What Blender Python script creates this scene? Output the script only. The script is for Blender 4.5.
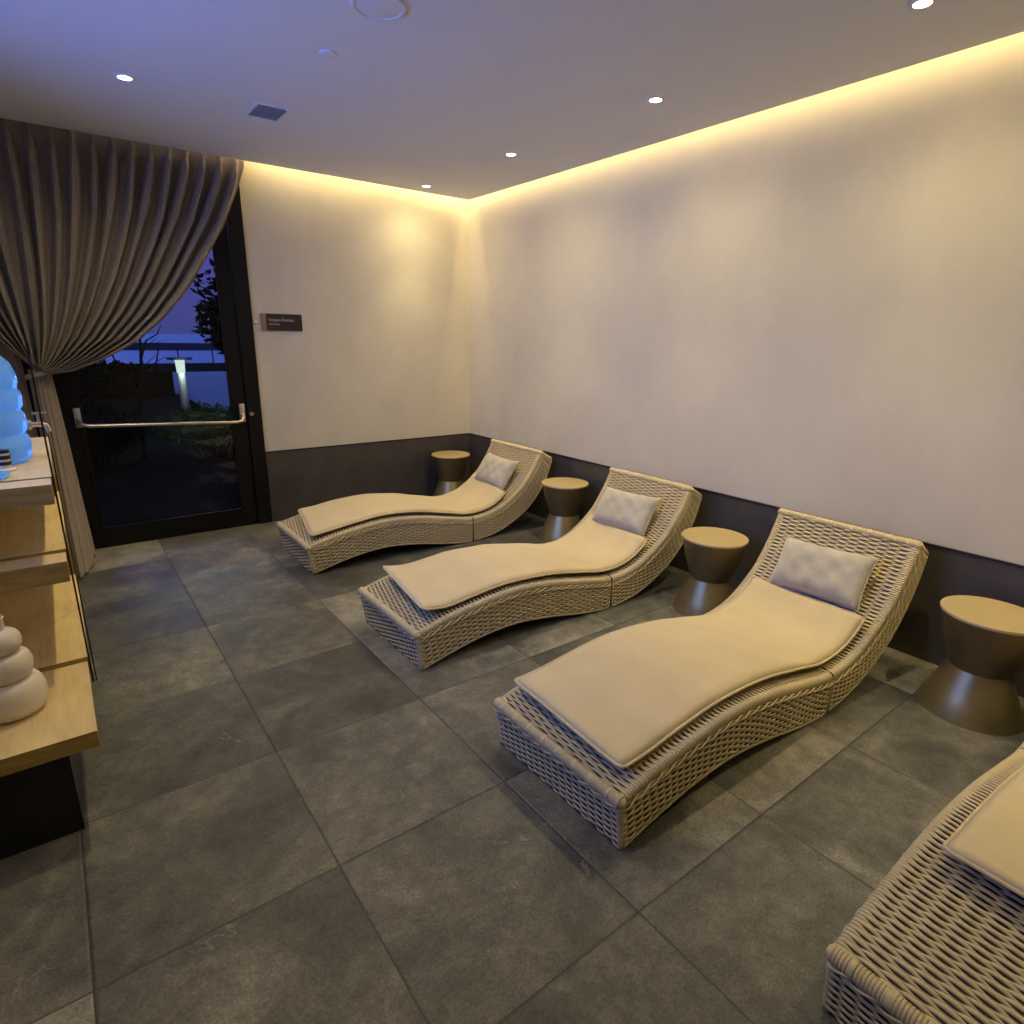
import bpy, math, random
import numpy as np
from mathutils import Vector, Matrix
PI = math.pi
for o in list(bpy.data.objects): bpy.data.objects.remove(o)
SC = bpy.context.scene
COL = SC.collection

# ------------------------------------------------------------------ camera
YAW, PITCH, ROLL, HC, FPX = .6480, -.2809, .0175, 1.5, 601.37
ff = Vector((math.sin(YAW)*math.cos(PITCH), math.cos(YAW)*math.cos(PITCH), math.sin(PITCH)))
r0 = Vector((math.cos(YAW), -math.sin(YAW), 0)); u0 = r0.cross(ff)
rr = r0*math.cos(ROLL) + u0*math.sin(ROLL); uu = -r0*math.sin(ROLL) + u0*math.cos(ROLL)
cd = bpy.data.cameras.new('camera'); cam = bpy.data.objects.new('camera', cd); COL.objects.link(cam)
cam.matrix_world = Matrix(((rr.x, uu.x, -ff.x, 0), (rr.y, uu.y, -ff.y, 0), (rr.z, uu.z, -ff.z, HC), (0, 0, 0, 1)))
cd.sensor_fit = 'HORIZONTAL'; cd.sensor_width = 36; cd.lens = FPX/1024*36; cd.clip_start = .02; cd.clip_end = 2000
SC.camera = cam
SC.view_settings.view_transform = 'Standard'; SC.view_settings.look = 'None'
SC.view_settings.gamma = 1; SC.view_settings.use_curve_mapping = False
SC.view_settings.exposure = 0.0

# ------------------------------------------------------------------ room figures
XR, YB, XL, YF = 3.264, 5.028, -.80, -2.2      # inner faces of the walls
HCL, CX, CY = 2.66, 3.18, 4.90                 # ceiling board: height and its free edges
HW = .588                                      # top of dark dado
DX0, DX1 = -.14, 1.2926                        # door frame outer

# light levels
SPOT_W, COVE, SKY, WARM = 38.0, 58.0, 1.0, (1.0, .82, .40)

# ------------------------------------------------------------------ world: dusk, brighter towards the sunset (-X)
w = bpy.data.worlds.new('dusk'); SC.world = w; w.use_nodes = True
nt = w.node_tree; N = nt.nodes; L = nt.links; N.clear()
def wn(t, **k):
    n = N.new(t)
    for a, b in k.items(): setattr(n, a, b)
    return n
tc = wn('ShaderNodeTexCoord'); sx = wn('ShaderNodeSeparateXYZ'); L.new(tc.outputs['Generated'], sx.inputs[0])
elev = wn('ShaderNodeValToRGB'); L.new(sx.outputs['Z'], elev.inputs[0])
cr = elev.color_ramp; cr.elements[0].position = 0.0; cr.elements[0].color = (.055, .065, .24, 1)
cr.elements[1].position = .55; cr.elements[1].color = (.05, .10, .38, 1)
for p, c in ((.10, (.075, .065, .32, 1)), (.17, (.13, .085, .36, 1)), (.24, (.085, .085, .40, 1))):
    e = cr.elements.new(p); e.color = c
west = wn('ShaderNodeMapRange'); west.inputs['From Min'].default_value = .1; west.inputs['From Max'].default_value = -.75
L.new(sx.outputs['X'], west.inputs['Value'])
cn = wn('ShaderNodeTexNoise'); cn.inputs['Scale'].default_value = 2.2; cn.inputs['Detail'].default_value = 4
mp = wn('ShaderNodeMapping'); mp.inputs['Scale'].default_value = (1, 1, 6); L.new(tc.outputs['Generated'], mp.inputs[0]); L.new(mp.outputs[0], cn.inputs[0])
cm = wn('ShaderNodeMix', data_type='RGBA', blend_type='MIX'); L.new(elev.outputs[0], cm.inputs[6]); cm.inputs[7].default_value = (.12, .10, .42, 1)
cmr = wn('ShaderNodeMapRange'); cmr.inputs['From Min'].default_value = .45; cmr.inputs['From Max'].default_value = .75; cmr.inputs['To Max'].default_value = .5
L.new(cn.outputs[0], cmr.inputs['Value']); L.new(cmr.outputs[0], cm.inputs[0])
wm = wn('ShaderNodeMix', data_type='RGBA', blend_type='MIX'); L.new(west.outputs[0], wm.inputs[0]); L.new(cm.outputs[2], wm.inputs[6]); wm.inputs[7].default_value = (1.35, 2.4, 8.4, 1)
bg = wn('ShaderNodeBackground'); bg.inputs[1].default_value = SKY; L.new(wm.outputs[2], bg.inputs[0])
wo = wn('ShaderNodeOutputWorld'); L.new(bg.outputs[0], wo.inputs[0])
# window portal (helps sampling of the real sky through the left window)
WY0, WY1, WZ0, WZ1 = 1.1, 3.7, 1.12, 2.45
pl = bpy.data.lights.new('window_portal', 'AREA'); pl.shape = 'RECTANGLE'; pl.size = WZ1-WZ0; pl.size_y = WY1-WY0
pl.cycles.is_portal = True
po = bpy.data.objects.new('window_portal', pl); COL.objects.link(po)
po.location = (XL-.16, (WY0+WY1)/2, (WZ0+WZ1)/2); po.rotation_euler = (0, -PI/2, 0)

# ------------------------------------------------------------------ helpers
def tag(o, label=None, cat=None, group=None, kind=None):
    if label: o['label'] = label
    if cat: o['category'] = cat
    if group: o['group'] = group
    if kind: o['kind'] = kind
    return o
def empty(name, loc, rz=0):
    o = bpy.data.objects.new(name, None); COL.objects.link(o); o.location = loc; o.rotation_euler = (0, 0, rz)
    o.empty_display_size = .1
    return o
def copy_tree(o, parent=None):
    c = o.copy(); COL.objects.link(c)
    if parent: c.parent = parent
    for ch in list(o.children): copy_tree(ch, c)
    return c
class MB:
    """collects shapes into one mesh"""
    def __init__(s): s.v = []; s.f = []; s.m = []; s.n = 0
    def add(s, v, f, m=0):
        v = [tuple(p) for p in v]; n = s.n
        s.v += v; s.f += [tuple(i+n for i in q) for q in f]; s.m += [m]*len(f); s.n += len(v)
        return s
    def box(s, a, b, m=0, bev=0):
        x0, y0, z0 = a; x1, y1, z1 = b
        if bev <= 0:
            s.add([(x0, y0, z0), (x1, y0, z0), (x1, y1, z0), (x0, y1, z0), (x0, y0, z1), (x1, y0, z1), (x1, y1, z1), (x0, y1, z1)],
                  [(0, 3, 2, 1), (4, 5, 6, 7), (0, 1, 5, 4), (1, 2, 6, 5), (2, 3, 7, 6), (3, 0, 4, 7)], m)
        else:
            import bmesh
            bm = bmesh.new(); bmesh.ops.create_cube(bm, size=1)
            for v in bm.verts: v.co = Vector(((x0+x1)/2+v.co.x*(x1-x0), (y0+y1)/2+v.co.y*(y1-y0), (z0+z1)/2+v.co.z*(z1-z0)))
            bmesh.ops.bevel(bm, geom=bm.edges[:], offset=bev, segments=2, affect='EDGES', profile=.5)
            bm.verts.index_update()
            s.add([v.co[:] for v in bm.verts], [[v.index for v in f.verts] for f in bm.faces], m); bm.free()
        return s
    def lathe(s, prof, c=(0, 0, 0), seg=48, m=0, axis='Z'):
        v = []; f = []; n = len(prof)
        for i in range(seg):
            a = 2*PI*i/seg
            for r, z in prof:
                p = (r*math.cos(a), r*math.sin(a), z)
                if axis == 'X': p = (p[2], p[0], p[1])
                if axis == 'Y': p = (p[1], p[2], p[0])
                v.append((c[0]+p[0], c[1]+p[1], c[2]+p[2]))
        for i in range(seg):
            j = (i+1) % seg
            for k in range(n-1): f.append((i*n+k, j*n+k, j*n+k+1, i*n+k+1))
        if prof[0][0] > 1e-6: f.append(tuple(i*n for i in range(seg))[::-1])
        if prof[-1][0] > 1e-6: f.append(tuple(i*n+n-1 for i in range(seg)))
        return s.add(v, f, m)
    def tube(s, pts, r, seg=8, m=0, nrm=None, flat=1.0, caps=True):
        """tube along pts; r scalar or list = half width; flat = thickness/width; nrm = outward normals"""
        P = np.asarray(pts, float); T = np.gradient(P, axis=0); T /= np.linalg.norm(T, axis=1)[:, None]+1e-12
        if nrm is None:
            nr = np.zeros_like(P); ref = np.array([0, 0, 1.]) if abs(T[0][2]) < .9 else np.array([1., 0, 0])
            for i in range(len(P)):
                v = ref-T[i]*ref.dot(T[i]); v /= np.linalg.norm(v); nr[i] = v; ref = v
        else: nr = np.asarray(nrm, float)
        B = np.cross(T, nr); B /= np.linalg.norm(B, axis=1)[:, None]+1e-12
        R = np.broadcast_to(np.asarray(r, float), (len(P),))
        F = np.broadcast_to(np.asarray(flat, float), (len(P),))
        a = np.arange(seg)*2*PI/seg
        V = P[:, None, :] + B[:, None, :]*(R[:, None]*np.cos(a)[None])[..., None] + nr[:, None, :]*((R*F)[:, None]*np.sin(a)[None])[..., None]
        n = len(P); f = []
        for i in range(n-1):
            for k in range(seg):
                l = (k+1) % seg; f.append((i*seg+k, i*seg+l, (i+1)*seg+l, (i+1)*seg+k))
        if caps: f.append(tuple(range(seg))[::-1]); f.append(tuple((n-1)*seg+k for k in range(seg)))
        return s.add(V.reshape(-1, 3).tolist(), f, m)
    def grid(s, G, m=0, closed_u=False):
        nu, nv = len(G), len(G[0]); v = [p for row in G for p in row]; f = []
        for i in range(nu if closed_u else nu-1):
            for j in range(nv-1):
                k = (i+1) % nu; f.append((i*nv+j, k*nv+j, k*nv+j+1, i*nv+j+1))
        return s.add(v, f, m)
    def build(s, name, mats, parent=None, smooth=False, loc=None):
        me = bpy.data.meshes.new(name); me.from_pydata(s.v, [], s.f)
        if not isinstance(mats, (list, tuple)): mats = [mats]
        for x in mats: me.materials.append(x)
        me.polygons.foreach_set('material_index', s.m)
        me.polygons.foreach_set('use_smooth', [smooth]*len(s.f)); me.update()
        o = bpy.data.objects.new(name, me); COL.objects.link(o)
        if parent: o.parent = parent
        if loc: o.location = loc
        return o
def auto_smooth(o, ang=40):
    me = o.data; me.polygons.foreach_set('use_smooth', [True]*len(me.polygons))
    import bmesh
    bm = bmesh.new(); bm.from_mesh(me); bmesh.ops.recalc_face_normals(bm, faces=bm.faces[:])
    for e in bm.edges:
        e.smooth = len(e.link_faces) == 2 and e.calc_face_angle(0) < math.radians(ang)
    bm.to_mesh(me); bm.free(); return o

# ------------------------------------------------------------------ materials
class NT:
    def __init__(s, name):
        s.mat = bpy.data.materials.new(name); s.mat.use_nodes = True; s.t = s.mat.node_tree; s.N = s.t.nodes; s.L = s.t.links
        s.b = s.N['Principled BSDF']; s.out = s.N['Material Output']
    def n(s, t, **k):
        x = s.N.new(t)
        for a, b in k.items(): setattr(x, a, b)
        return x
    def val(s, sock, v):
        if isinstance(v, (int, float, tuple, list)): sock.default_value = v
        else: s.L.new(v, sock)
    def math(s, op, a, b=0.0, c=None):
        x = s.n('ShaderNodeMath', operation=op); s.val(x.inputs[0], a); s.val(x.inputs[1], b)
        if c is not None: s.val(x.inputs[2], c)
        return x.outputs[0]
    def noise(s, vec, sc, det=4, rough=.55, dist=0):
        x = s.n('ShaderNodeTexNoise'); s.L.new(vec, x.inputs['Vector']); x.inputs['Scale'].default_value = sc
        x.inputs['Detail'].default_value = det; x.inputs['Roughness'].default_value = rough; x.inputs['Distortion'].default_value = dist
        return x.outputs[0]
    def coord(s, k='Object', scale=(1, 1, 1)):
        c = s.n('ShaderNodeTexCoord').outputs[k]; m = s.n('ShaderNodeMapping'); s.L.new(c, m.inputs[0]); m.inputs['Scale'].default_value = scale
        return m.outputs[0]
    def ramp(s, fac, stops):
        x = s.n('ShaderNodeValToRGB'); s.L.new(fac, x.inputs[0]); e = x.color_ramp.elements
        e[0].position, e[0].color = stops[0][0], (*stops[0][1], 1); e[1].position, e[1].color = stops[-1][0], (*stops[-1][1], 1)
        for p, c in stops[1:-1]: y = e.new(p); y.color = (*c, 1)
        return x.outputs[0]
    def mix(s, fac, a, b, mode='MIX'):
        x = s.n('ShaderNodeMix', data_type='RGBA', blend_type=mode); s.val(x.inputs[0], fac)
        for i, v in ((6, a), (7, b)):
            s.val(x.inputs[i], (*v, 1) if isinstance(v, tuple) and len(v) == 3 else v)
        return x.outputs[2]
    def bump(s, h, strength=.3, dist=.01):
        x = s.n('ShaderNodeBump'); s.L.new(h, x.inputs['Height']); x.inputs['Strength'].default_value = strength; x.inputs['Distance'].default_value = dist
        s.L.new(x.outputs[0], s.b.inputs['Normal'])
    def set(s, **k):
        for a, v in k.items(): s.val(s.b.inputs[a.replace('_', ' ')], (*v, 1) if isinstance(v, tuple) and len(v) == 3 else v)
        return s.mat
def simple(name, col, rough=.6, metal=0, var=.08, sc=12, bump=.05, **k):
    m = NT(name); v = m.coord(); n = m.noise(v, sc)
    c = m.ramp(n, [(.3, tuple(x*(1-var) for x in col)), (.7, tuple(min(1, x*(1+var)) for x in col))])
    m.bump(m.noise(v, sc*8), bump, .002)
    return m.set(Base_Color=c, Roughness=rough, Metallic=metal, **k)
def emit(name, col, strength):
    m = NT(name); m.N.remove(m.b); e = m.n('ShaderNodeEmission'); e.inputs[0].default_value = (*col, 1); e.inputs[1].default_value = strength
    m.L.new(e.outputs[0], m.out.inputs[0]); return m.mat

def plaster(name, base, blot=.10):
    m = NT(name); v = m.coord()
    big = m.noise(v, 1.1, 5, .6, .6); mid = m.noise(m.coord(scale=(1, 1, .6)), 5, 6, .65); fine = m.noise(v, 90, 3)
    f = m.math('ADD', m.math('MULTIPLY', big, .6), m.math('MULTIPLY', mid, .4))
    c = m.ramp(f, [(.36, tuple(x*(1-blot) for x in base)), (.64, tuple(min(1, x*(1+blot)) for x in base))])
    m.bump(m.math('ADD', m.math('MULTIPLY', mid, .5), m.math('MULTIPLY', fine, .15)), .12, .01)
    return m.set(Base_Color=c, Roughness=.75)
M = {}
M['wall'] = plaster('beige_plaster', (.62, .565, .435), .06)
M['ceil'] = plaster('ceiling_paint', (.71, .72, .73), .012)

def floor_mat():
    m = NT('slate_tiles'); tx, ty, x0, y0 = .60206, .62139, .46116, 3.90544
    c = m.n('ShaderNodeTexCoord').outputs['Object']; s = m.n('ShaderNodeSeparateXYZ'); m.L.new(c, s.inputs[0])
    u = m.math('DIVIDE', m.math('SUBTRACT', s.outputs[0], x0), tx); v = m.math('DIVIDE', m.math('SUBTRACT', s.outputs[1], y0), ty)
    iu, iv = m.math('FLOOR', u), m.math('FLOOR', v); fu, fv = m.math('SUBTRACT', u, iu), m.math('SUBTRACT', v, iv)
    cv = m.n('ShaderNodeCombineXYZ'); m.L.new(iu, cv.inputs[0]); m.L.new(iv, cv.inputs[1])
    wnz = m.n('ShaderNodeTexWhiteNoise', noise_dimensions='3D'); m.L.new(cv.outputs[0], wnz.inputs['Vector'])
    off = m.n('ShaderNodeVectorMath', operation='MULTIPLY_ADD'); m.L.new(wnz.outputs['Color'], off.inputs[0]); off.inputs[1].default_value = (20, 20, 20); m.L.new(c, off.inputs[2])
    P = off.outputs[0]
    e = m.math('MINIMUM', m.math('MINIMUM', fu, m.math('SUBTRACT', 1., fu)), m.math('MINIMUM', fv, m.math('SUBTRACT', 1., fv)))
    grout = m.math('LESS_THAN', e, .0032)
    edge = m.n('ShaderNodeMapRange'); m.L.new(e, edge.inputs[0]); edge.inputs['From Max'].default_value = .012
    big = m.noise(P, 2.6, 6, .6, .8); mid = m.noise(P, 14, 8, .7, .3); fine = m.noise(P, 130, 5, .7)
    f = m.math('ADD', m.math('ADD', m.math('MULTIPLY', big, .42), m.math('MULTIPLY', mid, .28)), m.math('MULTIPLY', fine, .30))
    f = m.math('ADD', f, m.math('MULTIPLY', m.math('SUBTRACT', wnz.outputs['Value'], .5), .16))
    col = m.ramp(f, [(.36, (.036, .036, .033)), (.46, (.084, .081, .072)), (.53, (.142, .134, .113)), (.64, (.30, .28, .232))])
    # pale mineral veins, thin and sparse
    vv = m.n('ShaderNodeTexNoise'); m.L.new(P, vv.inputs['Vector']); vv.inputs['Scale'].default_value = 2.1; vv.inputs['Detail'].default_value = 7; vv.inputs['Distortion'].default_value = .7
    ve = m.math('LESS_THAN', m.math('ABSOLUTE', m.math('SUBTRACT', vv.outputs[0], .52)), .0022)
    pt = m.math('GREATER_THAN', m.noise(P, 3.1, 3), .62)
    col = m.mix(m.math('MULTIPLY', m.math('MULTIPLY', ve, pt), .5), col, (.27, .25, .21))
    gcol = m.mix(wnz.outputs['Value'], (.03, .03, .028), (.07, .066, .06))
    col = m.mix(grout, col, gcol)
    h = m.math('ADD', m.math('ADD', m.math('MULTIPLY', edge.outputs[0], .5), m.math('MULTIPLY', mid, .55)), m.math('MULTIPLY', fine, .30))
    m.bump(h, .75, .007)
    r = m.ramp(f, [(.3, (.42,)*3), (.7, (.62,)*3)])
    return m.set(Base_Color=col, Roughness=r, Specular_IOR_Level=.45)
M['floor'] = floor_mat()
M['dado'] = simple('dark_stone_dado', (.066, .057, .052), .36, var=.22, sc=4)
M['black'] = simple('black_metal', (.012, .011, .012), .4, .3)
M['bronze'] = simple('dark_bronze_frame', (.006, .005, .0055), .5, .1, Specular_IOR_Level=.25)
M['steel'] = simple('brushed_steel', (.60, .55, .48), .32, 1.0, var=.05)
M['white'] = simple('white_plastic', (.72, .72, .72), .5, var=.02)
M['greyplastic'] = simple('grey_plastic', (.30, .30, .33), .5, var=.02)
M['dark'] = simple('dark_void', (.02, .02, .025), .8)
M['frontwall'] = M['wall']

def wicker():
    m = NT('woven_resin_strand'); v = m.coord()
    n1 = m.noise(v, 5, 3); n2 = m.noise(m.coord(scale=(1, .25, 1)), 260, 2)
    c = m.ramp(m.math('ADD', m.math('MULTIPLY', n1, .5), m.math('MULTIPLY', n2, .5)), [(.35, (.47, .385, .22)), (.65, (.60, .50, .30))])
    m.bump(n2, .2, .001)
    return m.set(Base_Color=c, Roughness=.45, Specular_IOR_Level=.4)
M['wicker'] = wicker()
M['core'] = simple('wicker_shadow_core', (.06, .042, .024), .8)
def fabric(name, col, sheen=.2, sc=900, bump=.25, rough=.85):
    m = NT(name); v = m.coord()
    w1 = m.n('ShaderNodeTexWave', wave_type='BANDS', bands_direction='X'); m.L.new(v, w1.inputs[0]); w1.inputs['Scale'].default_value = sc/3
    w2 = m.n('ShaderNodeTexWave', wave_type='BANDS', bands_direction='Y'); m.L.new(v, w2.inputs[0]); w2.inputs['Scale'].default_value = sc/3
    n = m.noise(v, 6, 4); hh = m.math('ADD', m.math('MULTIPLY', m.math('ADD', w1.outputs[1], w2.outputs[1]), .15), m.noise(v, 22, 3))
    c = m.ramp(n, [(.3, tuple(x*.94 for x in col)), (.7, tuple(x*1.06 for x in col))])
    m.bump(hh, bump, .003)
    return m.set(Base_Color=c, Roughness=rough, Sheen_Weight=sheen)
M['cushion'] = fabric('tan_canvas', (.58, .47, .27))
def velvet():
    m = NT('grey_beige_velvet'); v = m.coord()
    n = m.noise(v, 9, 5, .6, .8); c = m.ramp(n, [(.32, (.38, .34, .27)), (.68, (.48, .435, .35))])
    m.bump(m.math('ADD', m.noise(v, 18, 3), m.math('MULTIPLY', m.noise(v, 300, 2), .2)), .35, .004)
    return m.set(Base_Color=c, Roughness=.7, Sheen_Weight=.5)
M['velvet'] = velvet()
M['curtain'] = fabric('taupe_curtain_cloth', (.25, .20, .155), .15, 700, .2)
M['gold'] = simple('brushed_gold_top', (.56, .44, .22), .45, .45, var=.04, sc=60)
M['goldbody'] = simple('bronze_lacquer', (.36, .285, .125), .36, .75, var=.05, sc=8)
def oak():
    m = NT('pale_oak'); v = m.coord(scale=(1, .12, 1)); n = m.noise(v, 45, 6, .6, .4); n2 = m.noise(m.coord(), 3, 2)
    c = m.ramp(m.math('ADD', m.math('MULTIPLY', n, .6), m.math('MULTIPLY', n2, .4)), [(.36, (.52, .38, .175)), (.5, (.62, .465, .225)), (.64, (.68, .53, .275))])
    m.bump(n, .08, .002); return m.set(Base_Color=c, Roughness=.5)
M['oak'] = oak()
def oak_shaded():
    m = NT('oak_shaded_edge'); v = m.coord(scale=(.15, 1, 1)); n = m.noise(v, 60, 6, .6, .4)
    c = m.ramp(n, [(.36, (.25, .165, .040)), (.64, (.37, .255, .075))])  # oak darkened: shade on the boards' near faces is put into the colour
    m.bump(n, .1, .002); return m.set(Base_Color=c, Roughness=.55)
M['oakshade'] = oak_shaded()
M['ceramic'] = simple('matt_white_ceramic', (.68, .60, .50), .6, var=.03, bump=.02)
def glass(name, col=(1, 1, 1), ior=1.45, rough=0.0, mixf=None):
    m = NT(name)
    return m.set(Base_Color=col, Roughness=rough, IOR=ior, Transmission_Weight=1.0)
def jugmat():
    m = NT('frosted_jug_blue_glow'); m.set(Base_Color=(.45, .78, 1.0), Roughness=.12, IOR=1.33, Transmission_Weight=1.0)  # clear bottle tinted blue: the window's glow is put into the colour
    t = m.n('ShaderNodeBsdfTranslucent'); t.inputs[0].default_value = (.34, .78, 1.0, 1); d = m.n('ShaderNodeBsdfDiffuse'); d.inputs[0].default_value = (.32, .68, .98, 1)
    a = m.n('ShaderNodeMixShader'); a.inputs[0].default_value = .35; m.L.new(t.outputs[0], a.inputs[1]); m.L.new(d.outputs[0], a.inputs[2])
    x = m.n('ShaderNodeMixShader'); x.inputs[0].default_value = .50; m.L.new(m.b.outputs[0], x.inputs[1]); m.L.new(a.outputs[0], x.inputs[2]); m.L.new(x.outputs[0], m.out.inputs[0])
    return m.mat
M['water'] = jugmat()
def pane():
    m = NT('window_pane'); m.N.remove(m.b)
    t = m.n('ShaderNodeBsdfTransparent'); t.inputs[0].default_value = (.93, .95, .97, 1); g = m.n('ShaderNodeBsdfGlossy'); g.inputs['Roughness'].default_value = .02
    g.inputs[0].default_value = (.9, .9, .9, 1)
    fr = m.n('ShaderNodeFresnel'); fr.inputs[0].default_value = 1.35
    x = m.n('ShaderNodeMixShader'); m.L.new(fr.outputs[0], x.inputs[0]); m.L.new(t.outputs[0], x.inputs[1]); m.L.new(g.outputs[0], x.inputs[2]); m.L.new(x.outputs[0], m.out.inputs[0])
    return m.mat
M['pane'] = pane()
M['lamp'] = emit('lit_lamp', (1, .86, .62), 30)
M['led'] = emit('warm_led_strip', (1.0, .76, .36), COVE)

# ------------------------------------------------------------------ structure
def struct(name, mb, mat, label=None, parent=None):
    o = mb.build(name, mat, parent)
    if not parent: o['kind'] = 'structure'
    if label: o['label'] = label
    return o
struct('floor', MB().box((XL-.2, YF-.1, -.12), (XR+.1, YB+.16, 0)), M['floor'], 'dark grey slate-look square floor tiles')
struct('wall_right', MB().box((XR, YF-.1, 0), (XR+.1, YB+.16, 2.95)), M['wall'], 'long beige plaster wall behind the loungers')
struct('wall_back', MB().box((DX1, YB, 0), (XR, YB+.16, 2.95)).box((XL-.2, YB, 2.60), (DX1, YB+.16, 2.95)).box((XL-.2, YB, 0), (DX0, YB+.16, 2.60)), M['wall'], 'beige plaster end wall with the glazed door')
struct('wall_front', MB().box((XL-.2, YF-.1, 0), (XR, YF, 2.95)), M['wall'])
struct('wall_left', MB().box((XL-.2, YF, 0), (XL, WY0, 2.95)).box((XL-.2, WY1, 0), (XL, YB, 2.95)).box((XL-.2, WY0, 0), (XL, WY1, WZ0)).box((XL-.2, WY0, WZ1), (XL, WY1, 2.95)), M['wall'])
struct('ceiling', MB().box((XL, YF, HCL), (CX, CY, HCL+.03)).box((XL-.2, YF-.1, 2.95), (XR+.1, YB+.16, 3.0)), M['ceil'], 'smooth painted ceiling board with lit edge slot')
# dado
def dado(name, a, b, axis, label):
    o = struct(name, MB().box(a, b, 0, 0), M['dado'], label)
    return o
dado('trim_1', (XR-.012, YF, 0), (XR, YB, HW-.008), 'x', 'dark stone dado along the long wall')
dado('trim_2', (DX1+.004, YB-.012, 0), (XR-.012, YB, HW-.008), 'y', 'dark stone dado on the end wall')
struct('trim_3', MB().box((XR-.016, YF, HW-.008), (XR, YB, HW)), M['black'], 'thin black capping strip of the long dado')
struct('trim_4', MB().box((DX1+.004, YB-.016, HW-.008), (XR-.016, YB, HW)), M['black'], 'thin black capping strip of the end wall dado')
# window on the left
wf = MB()
for a, b in (((XL-.12, WY0, WZ0), (XL-.06, WY0+.05, WZ1)), ((XL-.12, WY1-.05, WZ0), (XL-.06, WY1, WZ1)), ((XL-.12, WY0+.05, WZ0), (XL-.06, WY1-.05, WZ0+.05)),
             ((XL-.12, WY0+.05, WZ1-.05), (XL-.06, WY1-.05, WZ1)), ((XL-.12, (WY0+WY1)/2-.025, WZ0+.05), (XL-.06, (WY0+WY1)/2+.025, WZ1-.05))): wf.box(a, b)
win = struct('window_1', wf, M['bronze'], 'window to the dusk sky on the left')
MB().box((XL-.095, WY0+.04, WZ0+.04), (XL-.089, WY1-.04, WZ1-.04)).build('pane', M['pane'], win)
# cove light strips lying in the slot against the ceiling board edge
for nm, a, b, lab in (('led_strip', (CX+.012, YF+.02, HCL+.19), (CX+.037, CY+.03, HCL+.205), 'warm light strip hidden in the ceiling slot along the long wall'),
                      ('led_strip', (1.36, CY+.03, HCL+.19), (CX+.012, CY+.055, HCL+.205), 'warm light strip hidden in the ceiling slot over the end wall')):
    o = MB().box(a, b).build(nm, M['led']); tag(o, lab, 'light strip', 'light strips in the ceiling slots')

# ------------------------------------------------------------------ door
dr = bpy.data.objects.new('door_1', None); COL.objects.link(dr); dr.location = (0, YB, 0); dr['kind'] = 'structure'; dr['label'] = 'dark framed glazed exit door'
y0 = -.02   # frame face, local y
MB().box((DX0, y0, 0), (DX0+.09, .10, 2.60)).box((1.19, y0, 0), (DX1, .10, 2.60)).box((DX0+.09, y0, 2.50), (1.19, .10, 2.60)).box((DX0+.09, -.005, 0), (1.19, .10, .02)).build('frame', M['bronze'], dr)
lf = MB().box((-.045, .0, .022), (.125, .05, 2.495), 0, .004).box((1.085, .0, .022), (1.185, .05, 2.495), 0, .004).box((.125, .0, .022), (1.085, .05, .135)).box((.125, .0, 2.38), (1.085, .05, 2.495))
lf.box((.125, -.006, .135), (.14, .0, 2.38)).box((1.07, -.006, .135), (1.085, .0, 2.38)).box((.14, -.006, .135), (1.07, .0, .15))
lf.build('leaf_frame', M['bronze'], dr)
MB().box((.12, .02, .13), (1.09, .028, 2.39)).build('pane', M['pane'], dr)
hb = MB()
hb.box((.085, -.035, .87), (.125, -.0, 1.00), 0, .004).box((1.128, -.035, .84), (1.168, -.0, .98), 0, .004)
z = .885
hb.tube([(.105, -.03, .93), (.11, -.06, .915), (.125, -.085, .895), (.16, -.09, z), (.63, -.09, .868), (1.09, -.09, .85), (1.125, -.08, .855), (1.145, -.055, .875), (1.148, -.03, .90)], .0125, 10)
auto_smooth(hb.build('push_bar', M['steel'], dr), 50)['label'] = 'brushed steel push bar'
kb = MB().lathe([(0, 0), (.014, .0), (.014, .02), (0, .02)], (1.215, -.04, .90), 16, 0, 'Y').build('lock_knob', M['steel'], dr)

# ------------------------------------------------------------------ door sign and small sensor
sg = empty('room_sign', (1.5125, YB, 1.59))
MB().box((-.1575, -.014, -.063), (-.118, 0, .063), 0, .001).build('end_strip', simple('bronze_strip', (.30, .20, .13), .5, .4), sg)
MB().box((-.118, -.012, -.063), (.1575, 0, .063), 0, .001).build('plate', simple('dark_sign_plate', (.022, .012, .012), .5), sg)
def text(name, s, size, loc, mat, parent, depth=.0006):
    cu = bpy.data.curves.new(name, 'FONT'); cu.body = s; cu.size = size; cu.extrude = depth
    o = bpy.data.objects.new(name, cu); COL.objects.link(o); o.location = loc; o.rotation_euler = (PI/2, 0, 0); o.data.materials.append(mat)
    bpy.context.view_layer.update(); dg = bpy.context.evaluated_depsgraph_get()
    me = bpy.data.meshes.new_from_object(o.evaluated_get(dg)); m = bpy.data.objects.new(name, me); COL.objects.link(m)
    m.location = loc; m.rotation_euler = (PI/2, 0, 0); m.parent = parent; bpy.data.objects.remove(o); return m
M['ink'] = simple('sign_lettering', (.62, .55, .50), .5, bump=0)
text('lettering', 'Vanpani Retreat', .030, (-.10, -.0125, .008), M['ink'], sg)
text('lettering', 'Sanctuary', .021, (-.10, -.0125, -.020), M['ink'], sg)
tag(sg, 'small dark wall sign with bronze strip and pale lettering beside the glass door', 'sign')
sn = MB().lathe([(.0, 0), (.012, 0), (.012, .012), (.006, .018), (0, .018)], (0, 0, 0), 20, 0, 'Y')
so = sn.build('door_sensor', M['white'], None, True, (1.318, YB, 1.583)); so.rotation_euler = (0, 0, PI)
tag(so, 'tiny white round button on the plaster between door frame and sign', 'button')

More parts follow.
